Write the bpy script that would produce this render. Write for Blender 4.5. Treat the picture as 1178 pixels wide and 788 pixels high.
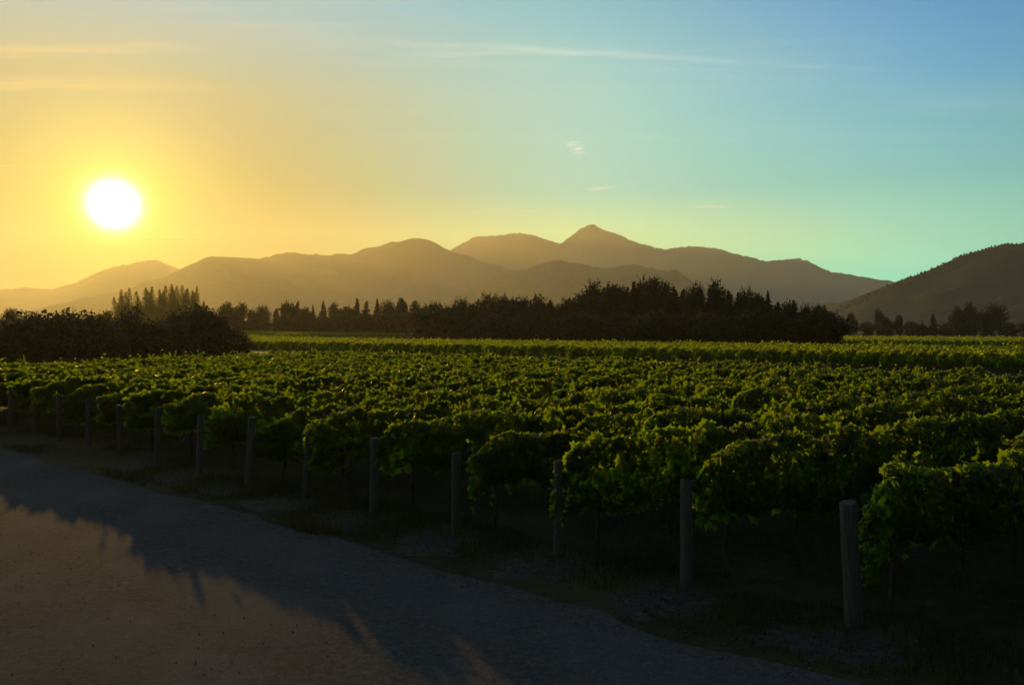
import bpy, bmesh, math, random
import numpy as np
from mathutils import Vector, Matrix

# ------------------------------------------------------------------ scene, camera, sky, sun, exposure
sc = bpy.context.scene
for o in list(bpy.data.objects):
    bpy.data.objects.remove(o)
COL = sc.collection
R = math.radians

F, W0, H0, HORIZON, CAM_H = 900.0, 1178.0, 788.0, 379.0, 3.85
PITCH = math.atan((H0 / 2 - HORIZON) / F)
cam_d = bpy.data.cameras.new('camera')
cam = bpy.data.objects.new('camera', cam_d)
COL.objects.link(cam)
cam.location = (0, 0, CAM_H)
cam.rotation_euler = (R(90) - PITCH, 0, 0)
cam_d.sensor_width = 36.0
cam_d.lens = F / W0 * 36.0
cam_d.clip_start = 0.1
cam_d.clip_end = 40000
sc.camera = cam

# direction of the sun, read off the photograph
_sx, _sy = (131 - W0 / 2) / F, (H0 / 2 - 236) / F
_v = Vector((_sx, 1.0, _sy))
_v.rotate(Matrix.Rotation(-PITCH, 3, 'X'))
SUN = _v.normalized()
SUN_EL = math.asin(SUN.z)
SUN_AZ = math.atan2(SUN.x, SUN.y)          # from +Y towards +X

SUN_COL = (1.0, 0.535, 0.095)
SUN_STRENGTH = 5.0
sun_d = bpy.data.lights.new('sun', 'SUN')
sun_d.energy = SUN_STRENGTH
sun_d.color = SUN_COL
sun_d.angle = R(0.5)
sun = bpy.data.objects.new('sun', sun_d)
COL.objects.link(sun)
sun.rotation_euler = (-SUN).to_track_quat('-Z', 'Y').to_euler()

world = bpy.data.worlds.new('World')
sc.world = world
world.use_nodes = True
wt = world.node_tree
wt.nodes.clear()


class N:
    """little helper to write node maths"""
    def __init__(self, tree):
        self.t = tree

    def new(self, kind, **kw):
        n = self.t.nodes.new(kind)
        for k, v in kw.items():
            setattr(n, k, v)
        return n

    def put(self, sock, v):
        if hasattr(v, 'is_output'):
            self.t.links.new(v, sock)
        elif v is not None:
            sock.default_value = v

    def m(self, op, a, b=None, c=None, clamp=False):
        n = self.new('ShaderNodeMath', operation=op, use_clamp=clamp)
        self.put(n.inputs[0], a); self.put(n.inputs[1], b); self.put(n.inputs[2], c)
        return n.outputs[0]

    def vm(self, op, a, b=None):
        n = self.new('ShaderNodeVectorMath', operation=op)
        self.put(n.inputs[0], a); self.put(n.inputs[1], b)
        return n.outputs['Value'] if op in ('DOT_PRODUCT', 'LENGTH') else n.outputs[0]

    def mix(self, f, a, b, blend='MIX'):
        n = self.new('ShaderNodeMix', data_type='RGBA', blend_type=blend)
        n.clamp_factor = True
        self.put(n.inputs[0], f)
        for s, v in ((n.inputs[6], a), (n.inputs[7], b)):
            self.put(s, (*v, 1) if isinstance(v, tuple) and len(v) == 3 else v)
        return n.outputs[2]

    def ramp(self, f, stops, interp='LINEAR'):
        n = self.new('ShaderNodeValToRGB')
        cr = n.color_ramp
        cr.interpolation = interp
        while len(cr.elements) < len(stops):
            cr.elements.new(0.5)
        for e, (p, c) in zip(cr.elements, stops):
            e.position = p
            e.color = (*c, 1) if len(c) == 3 else c
        self.put(n.inputs[0], f)
        return n.outputs[0]

    def smooth(self, x, a, b):
        n = self.new('ShaderNodeMapRange', interpolation_type='SMOOTHSTEP')
        self.put(n.inputs[0], x)
        n.inputs[1].default_value = a; n.inputs[2].default_value = b
        return n.outputs[0]

    def noise(self, vec, scale, detail=3, rough=0.5, dist=0.0):
        n = self.new('ShaderNodeTexNoise')
        self.put(n.inputs['Vector'], vec)
        n.inputs['Scale'].default_value = scale
        n.inputs['Detail'].default_value = detail
        n.inputs['Roughness'].default_value = rough
        n.inputs['Distortion'].default_value = dist
        return n.outputs[0]

    def voronoi(self, vec, scale, out=0):
        n = self.new('ShaderNodeTexVoronoi')
        self.put(n.inputs['Vector'], vec)
        n.inputs['Scale'].default_value = scale
        return n.outputs[out]

    def mapping(self, vec, loc=(0, 0, 0), rot=(0, 0, 0), scale=(1, 1, 1)):
        n = self.new('ShaderNodeMapping')
        self.put(n.inputs[0], vec)
        n.inputs[1].default_value = loc; n.inputs[2].default_value = rot; n.inputs[3].default_value = scale
        return n.outputs[0]


def build_world():
    w = N(wt)
    d = w.vm('NORMALIZE', w.new('ShaderNodeTexCoord').outputs['Generated'])
    sep = w.new('ShaderNodeSeparateXYZ'); w.put(sep.inputs[0], d)
    x, y, z = sep.outputs
    elev = w.m('MULTIPLY', w.m('ARCSINE', z), 180 / math.pi)                 # degrees
    ang = w.m('MULTIPLY', w.m('ARCCOSINE', w.m('MINIMUM', w.vm('DOT_PRODUCT', d, tuple(SUN)), 0.999999)), 180 / math.pi)
    e01 = w.m('DIVIDE', elev, 90.0, clamp=True)
    # clear side of the sky: pale green at the horizon, cyan, then blue overhead
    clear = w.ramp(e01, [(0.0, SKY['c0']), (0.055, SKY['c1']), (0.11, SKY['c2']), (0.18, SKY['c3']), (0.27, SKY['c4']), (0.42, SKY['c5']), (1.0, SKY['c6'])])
    # side of the sun: orange low down, cream and then grey-blue higher up
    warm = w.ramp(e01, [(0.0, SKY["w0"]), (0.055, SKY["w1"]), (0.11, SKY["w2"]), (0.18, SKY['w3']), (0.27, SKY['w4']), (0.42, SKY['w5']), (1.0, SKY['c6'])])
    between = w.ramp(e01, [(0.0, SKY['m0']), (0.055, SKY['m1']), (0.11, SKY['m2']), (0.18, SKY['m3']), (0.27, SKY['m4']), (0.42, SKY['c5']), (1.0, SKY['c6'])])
    f = w.smooth(ang, 6.0, 36.0)
    col = w.mix(f, warm, between)
    col = w.mix(w.smooth(ang, 28.0, 62.0), col, clear)
    # away from the sun the sky falls off to the dusk behind the camera
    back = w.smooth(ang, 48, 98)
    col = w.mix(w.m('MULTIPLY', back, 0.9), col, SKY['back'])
    # the physical sky underneath
    sky = w.new('ShaderNodeTexSky', sky_type='NISHITA')
    sky.sun_disc = False
    sky.sun_elevation = SUN_EL
    sky.sun_rotation = SUN_AZ
    sky.altitude = 50
    sky.dust_density = 2.0
    nsc = w.vm('MULTIPLY', sky.outputs[0], (0.05, 0.05, 0.05))
    col = w.mix(0.1, col, nsc)
    # high cirrus: streaks on a flat layer overhead
    inv = w.m('DIVIDE', 1.0, w.m('MAXIMUM', z, 0.03))
    comb = w.new('ShaderNodeCombineXYZ')
    w.put(comb.inputs[0], w.m('MULTIPLY', x, inv)); w.put(comb.inputs[1], w.m('MULTIPLY', y, inv))
    p = comb.outputs[0]
    st = w.noise(w.mapping(p, rot=(0, 0, R(4)), scale=(0.35, 2.3, 1)), 1.0, 5, 0.62, 0.7)
    patch = w.noise(w.mapping(p, loc=(3.1, 1.7, 0), scale=(0.35, 0.35, 1)), 1.0, 2)
    cir = w.m('MULTIPLY', w.smooth(st, 0.46, 0.78), w.smooth(patch, 0.36, 0.62))
    cir = w.m('MULTIPLY', w.m('MULTIPLY', cir, w.smooth(z, 0.14, 0.3)), 0.45)
    sp = w.new('ShaderNodeSeparateXYZ'); w.put(sp.inputs[0], p)
    X, Y = sp.outputs[0], sp.outputs[1]

    def streak(x0, y0, x1, y1, wid, amp, ns, seed):
        # one feathered line of ice cloud lying on the layer between two of its points
        L = math.hypot(x1 - x0, y1 - y0); ux, uy = (x1 - x0) / L, (y1 - y0) / L
        t = w.m('ADD', w.m('MULTIPLY', w.m('SUBTRACT', X, x0), ux), w.m('MULTIPLY', w.m('SUBTRACT', Y, y0), uy))
        q = w.m('ADD', w.m('MULTIPLY', w.m('SUBTRACT', X, x0), -uy), w.m('MULTIPLY', w.m('SUBTRACT', Y, y0), ux))
        wob = w.m('MULTIPLY', w.m('SUBTRACT', w.noise(w.mapping(p, loc=(seed, 0, 0), scale=(1.5, 0.2, 1)), 1.0, 3), 0.5), wid * 3)
        q = w.m('ABSOLUTE', w.m('ADD', q, wob))
        a = w.m('SUBTRACT', 1.0, w.smooth(q, 0.0, wid))
        b = w.m('MULTIPLY', w.smooth(t, 0, L * 0.3), w.m('SUBTRACT', 1.0, w.smooth(t, L * 0.6, L)))
        tex = w.smooth(w.noise(w.mapping(p, loc=(seed, 2, 0), scale=ns), 1.0, 4, 0.6), 0.3, 0.7)
        return w.m('MULTIPLY', w.m('MULTIPLY', a, b), w.m('MULTIPLY', tex, amp))
    for s in STREAKS:
        cir = w.m('MAXIMUM', cir, streak(*s))
    ccol = w.mix(f, (1.25, 0.80, 0.26), (0.95, 1.05, 0.95))
    ccol = w.mix(w.smooth(elev, 4, 12), (1.0, 0.72, 0.28), ccol)
    col = w.mix(w.m('MULTIPLY', cir, 0.5), col, ccol)
    # aureole and disc of the sun
    def glow(c, sig):
        g = w.m('EXPONENT', w.m('DIVIDE', w.m('MULTIPLY', ang, -1.0), sig))
        n = w.new('ShaderNodeCombineXYZ')
        for i in range(3):
            w.put(n.inputs[i], w.m('MULTIPLY', g, c[i]))
        return n.outputs[0]
    col = w.vm('ADD', col, glow(SKY['g1'], SKY['s1']))
    col = w.vm('ADD', col, glow(SKY['g2'], SKY['s2']))
    disc = w.m('MULTIPLY', w.m('EXPONENT', w.m('MULTIPLY', w.m('POWER', w.m('DIVIDE', ang, 1.05), 2.0), -1.0)), 1.6)
    n = w.new('ShaderNodeCombineXYZ')
    for i, k in enumerate((9.0, 8.5, 7.0)):
        w.put(n.inputs[i], w.m('MULTIPLY', disc, k))
    col = w.vm('ADD', col, n.outputs[0])
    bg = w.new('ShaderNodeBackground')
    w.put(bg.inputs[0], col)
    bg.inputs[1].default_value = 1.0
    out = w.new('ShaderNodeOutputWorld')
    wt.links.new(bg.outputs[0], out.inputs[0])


SKY = dict(
    w0=(0.004, 0.004, 0.004), w1=(0.004, 0.004, 0.004), w2=(0.014, 0.142, 0.062), w3=(0.227, 0.324, 0.243), w4=(0.166, 0.540, 0.809),
    m0=(1.811, 2.045, 0.226), m1=(1.049, 1.461, 0.482), m2=(0.285, 0.874, 0.739), m3=(0.345, 0.796, 0.758), m4=(0.137, 0.547, 0.716),
    c0=(0.563, 2.057, 1.398), c1=(0.366, 1.426, 1.112), c2=(0.168, 0.791, 0.825), c3=(0.054, 0.484, 0.833), c4=(0.004, 0.209, 0.748),
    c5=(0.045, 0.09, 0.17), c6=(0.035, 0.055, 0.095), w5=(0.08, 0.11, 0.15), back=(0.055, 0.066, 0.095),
    g1=(1.9, 1.4, 0.05), s1=2.8, g2=(0.0, 0.0, 0.0), s2=9.0)





































def layer(px, py):
    """point of the cloud layer (unit height) seen at a pixel"""
    v = Vector(((px - W0 / 2) / F, 1.0, (H0 / 2 - py) / F))
    v.rotate(Matrix.Rotation(-PITCH, 3, 'X'))
    return v.x / v.z, v.y / v.z


STREAKS = []
for (ax, ay, bx, by, wid, amp, ns, seed) in [
        (370, 45, 1080, 82, 0.07, 0.78, (1.2, 5, 1), 0.3), (420, 64, 800, 57, 0.07, 0.5, (1.2, 6, 1), 3.3),
        (-260, 55, 330, 66, 0.13, 0.55, (0.8, 6, 1), 7.1), (-200, 92, 300, 104, 0.16, 0.4, (0.8, 6, 1), 9.2),
        (-100, 190, 160, 194, 0.05, 0.35, (0.5, 4, 1), 5.0), (500, 246, 690, 243, 0.11, 0.75, (0.5, 3, 1), 2.2),
        (784, 238, 842, 241, 0.17, 2.2, (2, 5, 1), 6.1), (678, 216, 700, 219, 0.13, 1.8, (2, 5, 1), 8.4),
        (140, 272, 250, 273, 0.10, 0.8, (0.5, 3, 1), 4.7), (655, 158, 671, 182, 0.055, 1.5, (16, 16, 1), 1.9)]:
    STREAKS.append((*layer(ax, ay), *layer(bx, by), wid, amp, ns, seed))
build_world()

sc.view_settings.view_transform = 'Standard'
sc.view_settings.look = 'None'
sc.view_settings.exposure = 0.0
sc.view_settings.gamma = 1.0
sc.view_settings.use_curve_mapping = False
sc.render.engine = 'CYCLES'
cy = sc.cycles
cy.use_denoising = True
try:
    cy.denoiser = 'OPENIMAGEDENOISE'
    cy.denoising_input_passes = 'RGB_ALBEDO_NORMAL'
except Exception:
    pass
cy.max_bounces = 5
cy.diffuse_bounces = 1
cy.glossy_bounces = 2
cy.transmission_bounces = 3
cy.transparent_max_bounces = 4
cy.volume_bounces = 0
cy.sample_clamp_indirect = 4.0

# ------------------------------------------------------------------ helpers
rng = np.random.default_rng(11)
random.seed(11)
TH, PH = R(49.8), R(55.5)
U = Vector((-math.sin(TH), math.cos(TH), 0))       # along the road and the line of end posts
NV = Vector((math.cos(TH), math.sin(TH), 0))       # square to it, away from the road
RD = Vector((math.sin(PH), math.cos(PH), 0))       # along a vine row


def sstep(a, b, x):
    t = np.clip((np.asarray(x, float) - a) / (b - a), 0, 1)
    return t * t * (3 - 2 * t)


def terrain(x, y):
    d = x * NV.x + y * NV.y
    s = x * U.x + y * U.y
    return 1.9 * sstep(140, 300, s) * sstep(60, 110, d)


def P(d, s, z=0.0):
    v = NV * d + U * s
    return Vector((v.x, v.y, z))


def at(px, Y):
    """ground point at depth Y in the direction of an image column"""
    x = (px - W0 / 2) / F * Y
    return Vector((x, Y, float(terrain(x, Y))))


def height_at(py, Y, z0=0.0):
    return (HORIZON - py) / F * Y + CAM_H - z0


def link(o, parent=None):
    COL.objects.link(o)
    if parent:
        o.parent = parent
    return o


def tag(o, label=None, cat=None, group=None, kind=None):
    if label: o['label'] = label
    if cat: o['category'] = cat
    if group: o['group'] = group
    if kind: o['kind'] = kind
    return o


def empty(name, loc, rz=0.0):
    o = bpy.data.objects.new(name, None)
    o.empty_display_size = 0.2
    link(o)
    o.location = loc
    o.rotation_euler = (0, 0, rz)
    return o


def mesh_np(name, verts, faces, mat, smooth=False):
    """verts (n,3); faces: list of (k,m) index arrays"""
    me = bpy.data.meshes.new(name)
    verts = np.asarray(verts, np.float32)
    if not isinstance(faces, list):
        faces = [faces]
    faces = [np.asarray(f, np.int32) for f in faces if len(f)]
    loops = np.concatenate([f.ravel() for f in faces])
    counts = np.concatenate([np.full(len(f), f.shape[1], np.int32) for f in faces])
    starts = np.concatenate([[0], np.cumsum(counts)[:-1]]).astype(np.int32)
    me.vertices.add(len(verts)); me.vertices.foreach_set('co', verts.ravel())
    me.loops.add(len(loops)); me.loops.foreach_set('vertex_index', loops)
    me.polygons.add(len(counts)); me.polygons.foreach_set('loop_start', starts)
    me.update(calc_edges=True)
    me.validate()
    if smooth:
        me.polygons.foreach_set('use_smooth', np.ones(len(me.polygons), bool))
    if mat:
        me.materials.append(mat)
    return me


def obj(name, me, parent=None):
    return link(bpy.data.objects.new(name, me), parent)


def tube(path, radii, seg=8, cap=True):
    """tapered tube along points; returns verts, quads, tris"""
    path = [Vector(p) for p in path]
    V, Q, T = [], [], []
    for i, p in enumerate(path):
        a = path[max(0, i - 1)]; b = path[min(len(path) - 1, i + 1)]
        t = (b - a).normalized()
        up = Vector((1, 0, 0)) if abs(t.x) < 0.8 else Vector((0, 1, 0))
        e1 = t.cross(up).normalized(); e2 = t.cross(e1)
        for k in range(seg):
            an = 2 * math.pi * k / seg
            V.append(p + (e1 * math.cos(an) + e2 * math.sin(an)) * radii[i])
    for i in range(len(path) - 1):
        for k in range(seg):
            Q.append((i * seg + k, i * seg + (k + 1) % seg, (i + 1) * seg + (k + 1) % seg, (i + 1) * seg + k))
    if cap:
        c = len(V); V.append(path[-1])
        b = (len(path) - 1) * seg
        for k in range(seg):
            T.append((b + k, b + (k + 1) % seg, c))
    return V, Q, T


class Acc:
    def __init__(self):
        self.V, self.Q, self.T, self.n = [], [], [], 0

    def add(self, V, Q=(), T=()):
        self.V += [tuple(v) for v in V]
        self.Q += [tuple(i + self.n for i in q) for q in Q]
        self.T += [tuple(i + self.n for i in t) for t in T]
        self.n += len(V)

    def mesh(self, name, mat, smooth=False):
        return mesh_np(name, np.array(self.V), [np.array(a) for a in (self.Q, self.T) if a], mat, smooth)


class Noise1:
    def __init__(self, r, length, step):
        n = int(length / step) + 4
        self.step, self.v = step, r.uniform(-1, 1, n)

    def __call__(self, t):
        t = np.clip(np.asarray(t, float) / self.step + 1, 0, len(self.v) - 2.001)
        i = t.astype(int); f = t - i
        f = f * f * (3 - 2 * f)
        return self.v[i] * (1 - f) + self.v[i + 1] * f


class Noise3:
    def __init__(self, r, freq, k=7):
        d = r.normal(size=(k, 3)); d /= np.linalg.norm(d, axis=1)[:, None]
        self.d = d * freq * r.uniform(0.6, 1.6, (k, 1)); self.p = r.uniform(0, 6.283, k)

    def __call__(self, p):
        return np.sin(p @ self.d.T + self.p).sum(1) / math.sqrt(len(self.p) / 2) / 1.5


def frames(nrm, r):
    """two unit vectors square to each normal, spun at random"""
    nrm = nrm / (np.linalg.norm(nrm, axis=1)[:, None] + 1e-9)
    a = r.normal(size=nrm.shape)
    e1 = np.cross(nrm, a); e1 /= np.linalg.norm(e1, axis=1)[:, None] + 1e-9
    return nrm, e1, np.cross(nrm, e1)


LOBE = np.array([1.0, 0.62, 0.95, 0.60, 0.86, 0.45, 0.35, 0.45, 0.86, 0.60, 0.95, 0.62])   # a vine leaf's outline


def leaf_mesh(name, pos, nrm, size, r, mat, detail):
    """leaves of their own: detail 2 = lobed cupped blades, 1 = folded diamonds, 0 = ragged clumps"""
    n = len(pos)
    nrm, e1, e2 = frames(nrm, r)
    size = size[:, None]
    if detail == 2:
        k = 12
        an = np.arange(k) * 2 * math.pi / k
        rim = LOBE[None, :] * r.uniform(0.88, 1.12, (n, k))
        V = np.empty((n, k + 1, 3))
        V[:, 0] = pos + nrm * size * 0.12
        droop = r.uniform(-0.25, 0.25, (n, 1))
        for j in range(k):
            c, s = math.cos(an[j]), math.sin(an[j])
            rr = rim[:, j:j + 1] * size * 0.55
            V[:, j + 1] = pos + e1 * rr * c + e2 * rr * s + nrm * (rr * (abs(s) * 0.25 - 0.12) + rr * c * droop)
        base = (np.arange(n) * (k + 1))[:, None]
        T = np.concatenate([np.stack([base[:, 0], base[:, 0] + 1 + j, base[:, 0] + 1 + (j + 1) % k], 1) for j in range(k)])
        return mesh_np(name, V.reshape(-1, 3), [T], mat, True)
    if detail == 1:
        V = np.empty((n, 5, 3))
        h = size * 0.55
        fold = r.uniform(-0.1, 0.45, (n, 1))
        V[:, 0] = pos - e1 * h
        V[:, 1] = pos + e2 * h * 0.85 + nrm * h * fold - e1 * h * 0.2
        V[:, 2] = pos + e1 * h * 1.05 - nrm * h * 0.2
        V[:, 3] = pos - e2 * h * 0.85 + nrm * h * fold - e1 * h * 0.2
        V[:, 4] = pos + e1 * h * 0.1
        b = np.arange(n) * 5
        T = np.concatenate([np.stack([b, b + 4, b + 1], 1), np.stack([b + 1, b + 4, b + 2], 1),
                            np.stack([b + 2, b + 4, b + 3], 1), np.stack([b + 3, b + 4, b], 1)])
        return mesh_np(name, V.reshape(-1, 3), [T], mat, True)
    k = 6
    V = np.empty((n, k, 3))
    for j in range(k):
        an = 2 * math.pi * j / k
        rr = size * r.uniform(0.22, 0.75, (n, 1))
        V[:, j] = pos + e1 * rr * math.cos(an) + e2 * rr * math.sin(an) + nrm * size * r.uniform(-0.14, 0.14, (n, 1))
    b = np.arange(n) * k
    T = np.concatenate([np.stack([b, b + j, b + j + 1], 1) for j in range(1, k - 1)])
    return mesh_np(name, V.reshape(-1, 3), [T], mat)


# ------------------------------------------------------------------ materials
def material(name):
    m = bpy.data.materials.new(name)
    m.use_nodes = True
    m.node_tree.nodes.clear()
    return m, N(m.node_tree)


def finish(m, w, shader):
    out = w.new('ShaderNodeOutputMaterial')
    m.node_tree.links.new(shader, out.inputs[0])
    return m


def principled(w, color, rough=0.8, spec=0.3, normal=None):
    b = w.new('ShaderNodeBsdfPrincipled')
    w.put(b.inputs['Base Color'], (*color, 1) if isinstance(color, tuple) else color)
    w.put(b.inputs['Roughness'], rough)
    b.inputs['Specular IOR Level'].default_value = spec
    if normal is not None:
        w.put(b.inputs['Normal'], normal)
    return b.outputs[0]


def bump(w, h, strength, dist):
    b = w.new('ShaderNodeBump')
    b.inputs['Strength'].default_value = strength
    b.inputs['Distance'].default_value = dist
    w.put(b.inputs['Height'], h)
    return b.outputs[0]


def leaf_material(name, dark, light, trans, tmix=0.45, autumn=None, rough=0.45, spec=0.35):
    m, w = material(name)
    rnd = w.new('ShaderNodeNewGeometry').outputs['Random Per Island']
    col = w.mix(rnd, dark, light)
    tcol = w.mix(rnd, tuple(c * 0.75 for c in trans), tuple(min(1, c * 1.2) for c in trans))
    if autumn:
        oc = w.new('ShaderNodeTexCoord').outputs['Object']
        info = w.new('ShaderNodeObjectInfo').outputs['Random']
        cb = w.new('ShaderNodeCombineXYZ'); w.put(cb.inputs[1], w.m('MULTIPLY', info, 60.0))
        nz = w.noise(w.vm('ADD', oc, cb.outputs[0]), 0.75, 2)
        a = w.m('MULTIPLY', w.smooth(nz, 0.62, 0.74), w.m('GREATER_THAN', w.m('FRACT', w.m('MULTIPLY', rnd, 7.31)), 0.45))
        odd = w.m('GREATER_THAN', w.m('FRACT', w.m('MULTIPLY', rnd, 13.7)), 0.975)
        a = w.m('MAXIMUM', a, odd)
        ac = w.mix(w.m('FRACT', w.m('MULTIPLY', rnd, 29.3)), autumn[0], autumn[1])
        col = w.mix(w.m('MULTIPLY', a, 0.8), col, ac)
        tcol = w.mix(w.m('MULTIPLY', a, 0.8), tcol, w.mix(0.5, ac, autumn[0]))
    b = principled(w, col, rough, spec)
    t = w.new('ShaderNodeBsdfTranslucent'); w.put(t.inputs[0], tcol)
    mx = w.new('ShaderNodeMixShader'); mx.inputs[0].default_value = tmix
    m.node_tree.links.new(b, mx.inputs[1]); m.node_tree.links.new(t.outputs[0], mx.inputs[2])
    return finish(m, w, mx.outputs[0])


M = {}
M['vine'] = leaf_material('vine_leaf', (0.012, 0.022, 0.004), (0.030, 0.052, 0.008), (0.45, 0.68, 0.010), 0.33,
                          ((0.30, 0.22, 0.02), (0.30, 0.08, 0.015)), 0.5, 0.22)
M['vine_far'] = leaf_material('far_vine_leaf', (0.012, 0.022, 0.004), (0.030, 0.052, 0.008), (0.55, 0.74, 0.010), 0.42, None, 0.5, 0.2)
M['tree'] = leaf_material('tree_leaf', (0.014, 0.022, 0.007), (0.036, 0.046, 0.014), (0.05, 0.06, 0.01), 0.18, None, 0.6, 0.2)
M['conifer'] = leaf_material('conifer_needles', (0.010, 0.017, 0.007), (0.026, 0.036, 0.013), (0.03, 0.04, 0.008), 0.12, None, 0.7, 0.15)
M['poplar'] = leaf_material('poplar_leaf', (0.035, 0.045, 0.012), (0.075, 0.085, 0.022), (0.40, 0.36, 0.05), 0.5, None, 0.6, 0.2)
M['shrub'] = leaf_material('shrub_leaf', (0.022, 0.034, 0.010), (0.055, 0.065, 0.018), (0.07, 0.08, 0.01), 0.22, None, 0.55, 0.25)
M['grass'] = leaf_material('verge_grass', (0.020, 0.026, 0.009), (0.060, 0.058, 0.022), (0.10, 0.11, 0.02), 0.3, None, 0.7, 0.1)


def mk_bark():
    m, w = material('bark')
    oc = w.new('ShaderNodeTexCoord').outputs['Object']
    nz = w.noise(w.mapping(oc, scale=(6, 6, 1.5)), 2.0, 4)
    return finish(m, w, principled(w, w.ramp(nz, [(0.3, (0.035, 0.026, 0.018)), (0.7, (0.10, 0.078, 0.055))]), 0.9, 0.1, bump(w, nz, 0.6, 0.02)))


def mk_post():
    m, w = material('weathered_timber')
    oc = w.new('ShaderNodeTexCoord').outputs['Object']
    info = w.new('ShaderNodeObjectInfo').outputs['Random']
    grain = w.noise(w.mapping(oc, scale=(22, 22, 1.2)), 2.0, 5, 0.6)
    blot = w.noise(oc, 2.2, 3)
    c = w.ramp(grain, [(0.25, (0.042, 0.039, 0.032)), (0.55, (0.092, 0.086, 0.070)), (0.8, (0.16, 0.148, 0.12))])
    c = w.mix(w.m('MULTIPLY', w.smooth(blot, 0.5, 0.75), 0.6), c, (0.05, 0.055, 0.035))
    c = w.mix(w.m('MULTIPLY', info, 0.35), c, (0.05, 0.043, 0.033))
    return finish(m, w, principled(w, c, 0.85, 0.15, bump(w, grain, 0.7, 0.012)))


def mk_road():
    m, w = material('chip_gravel')
    oc = w.new('ShaderNodeTexCoord').outputs['Object']
    big = w.noise(oc, 0.35, 4, 0.6)
    track = w.noise(w.mapping(oc, rot=(0, 0, -TH), scale=(0.8, 0.05, 1)), 1.0, 3)
    mid = w.noise(oc, 9.0, 4, 0.65)
    chip = w.voronoi(oc, 85.0)
    chipc = w.voronoi(oc, 85.0, 1)
    sepc = w.new('ShaderNodeSeparateColor'); w.put(sepc.inputs[0], chipc)
    c = w.ramp(w.m('ADD', w.m('MULTIPLY', big, 0.5), w.m('MULTIPLY', track, 0.5)),
               [(0.34, (0.032, 0.039, 0.045)), (0.5, (0.058, 0.068, 0.076)), (0.66, (0.098, 0.108, 0.116))])
    sx = w.new('ShaderNodeSeparateXYZ'); w.put(sx.inputs[0], w.mapping(oc, rot=(0, 0, -TH)))
    wav = w.m('SINE', w.m('ADD', w.m('MULTIPLY', sx.outputs[0], 3.7), w.m('MULTIPLY', w.noise(oc, 0.25, 2), 2.5)))
    c = w.mix(w.m('MULTIPLY', w.smooth(wav, 0.2, 0.95), 0.45), c, (0.045, 0.046, 0.047))
    c = w.mix(w.m('MULTIPLY', w.smooth(w.noise(oc, 0.8, 5, 0.7), 0.55, 0.7), 0.5), c, (0.12, 0.118, 0.112))
    c = w.mix(w.m('MULTIPLY', w.smooth(mid, 0.42, 0.62), 0.5), c, (0.12, 0.122, 0.12))
    c = w.mix(w.m('MULTIPLY', w.m('POWER', sepc.outputs[0], 3.0), 0.42), c, (0.20, 0.205, 0.205))
    c = w.mix(w.m('MULTIPLY', w.m('POWER', sepc.outputs[1], 3.0), 0.45), c, (0.026, 0.028, 0.030))
    h = w.m('ADD', w.m('MULTIPLY', chip, -1.0), w.m('MULTIPLY', mid, 1.6))
    n1 = bump(w, h, 0.24, 0.007)
    b2 = w.new('ShaderNodeBump'); b2.inputs['Strength'].default_value = 0.14; b2.inputs['Distance'].default_value = 0.12
    w.put(b2.inputs['Height'], w.noise(oc, 0.9, 4)); w.put(b2.inputs['Normal'], n1)
    return finish(m, w, principled(w, c, 0.95, 0.03, b2.outputs[0]))


def mk_ground():
    m, w = material('paddock_ground')
    oc = w.new('ShaderNodeTexCoord').outputs['Object']
    a = w.noise(oc, 0.12, 4, 0.6)
    b = w.noise(oc, 3.5, 5, 0.7)
    far = w.noise(oc, 0.006, 3)
    c = w.ramp(b, [(0.3, (0.020, 0.023, 0.010)), (0.55, (0.038, 0.040, 0.017)), (0.8, (0.075, 0.064, 0.034))])
    c = w.mix(w.smooth(a, 0.45, 0.7), c, (0.075, 0.075, 0.032))
    c = w.mix(w.m('MULTIPLY', w.smooth(far, 0.45, 0.6), 0.5), c, (0.06, 0.075, 0.025))
    return finish(m, w, principled(w, c, 0.95, 0.1, bump(w, b, 0.8, 0.06)))


def mk_plain(name, stops, scale, detail=4, rough=0.9, bs=0.5, bd=0.02):
    m, w = material(name)
    oc = w.new('ShaderNodeTexCoord').outputs['Object']
    nz = w.noise(oc, scale, detail, 0.65)
    return finish(m, w, principled(w, w.ramp(nz, stops), rough, 0.15, bump(w, nz, bs, bd)))


def mk_hill(name, a, b, c):
    m, w = material(name)
    oc = w.new('ShaderNodeTexCoord').outputs['Object']
    n1 = w.noise(oc, 0.004, 5, 0.6)
    n2 = w.noise(oc, 0.035, 4, 0.7)
    col = w.mix(w.smooth(n1, 0.42, 0.6), a, b)
    col = w.mix(w.m('MULTIPLY', w.smooth(n2, 0.5, 0.65), 0.7), col, c)
    return finish(m, w, principled(w, col, 0.95, 0.05, bump(w, n2, 0.6, 6.0)))


M['bark'] = mk_bark()
M['post'] = mk_post()
M['road'] = mk_road()
M['ground'] = mk_ground()
M['stone'] = mk_plain('gravel_stone', [(0.3, (0.05, 0.05, 0.047)), (0.7, (0.13, 0.127, 0.117))], 7.0)
M['earth'] = mk_plain('gravelly_earth', [(0.3, (0.030, 0.030, 0.024)), (0.55, (0.055, 0.054, 0.046)), (0.75, (0.095, 0.093, 0.085))], 6.0, 6, bs=0.8, bd=0.03)
M['track'] = mk_plain('pale_dirt', [(0.3, (0.18, 0.16, 0.12)), (0.7, (0.30, 0.27, 0.20))], 1.5)
M['wire'] = mk_plain('galvanised_wire', [(0.3, (0.06, 0.06, 0.06)), (0.7, (0.12, 0.12, 0.12))], 8.0, rough=0.6)
M['hill_near'] = mk_hill('bush_hill', (0.016, 0.038, 0.032), (0.028, 0.052, 0.042), (0.010, 0.025, 0.020))
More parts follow.
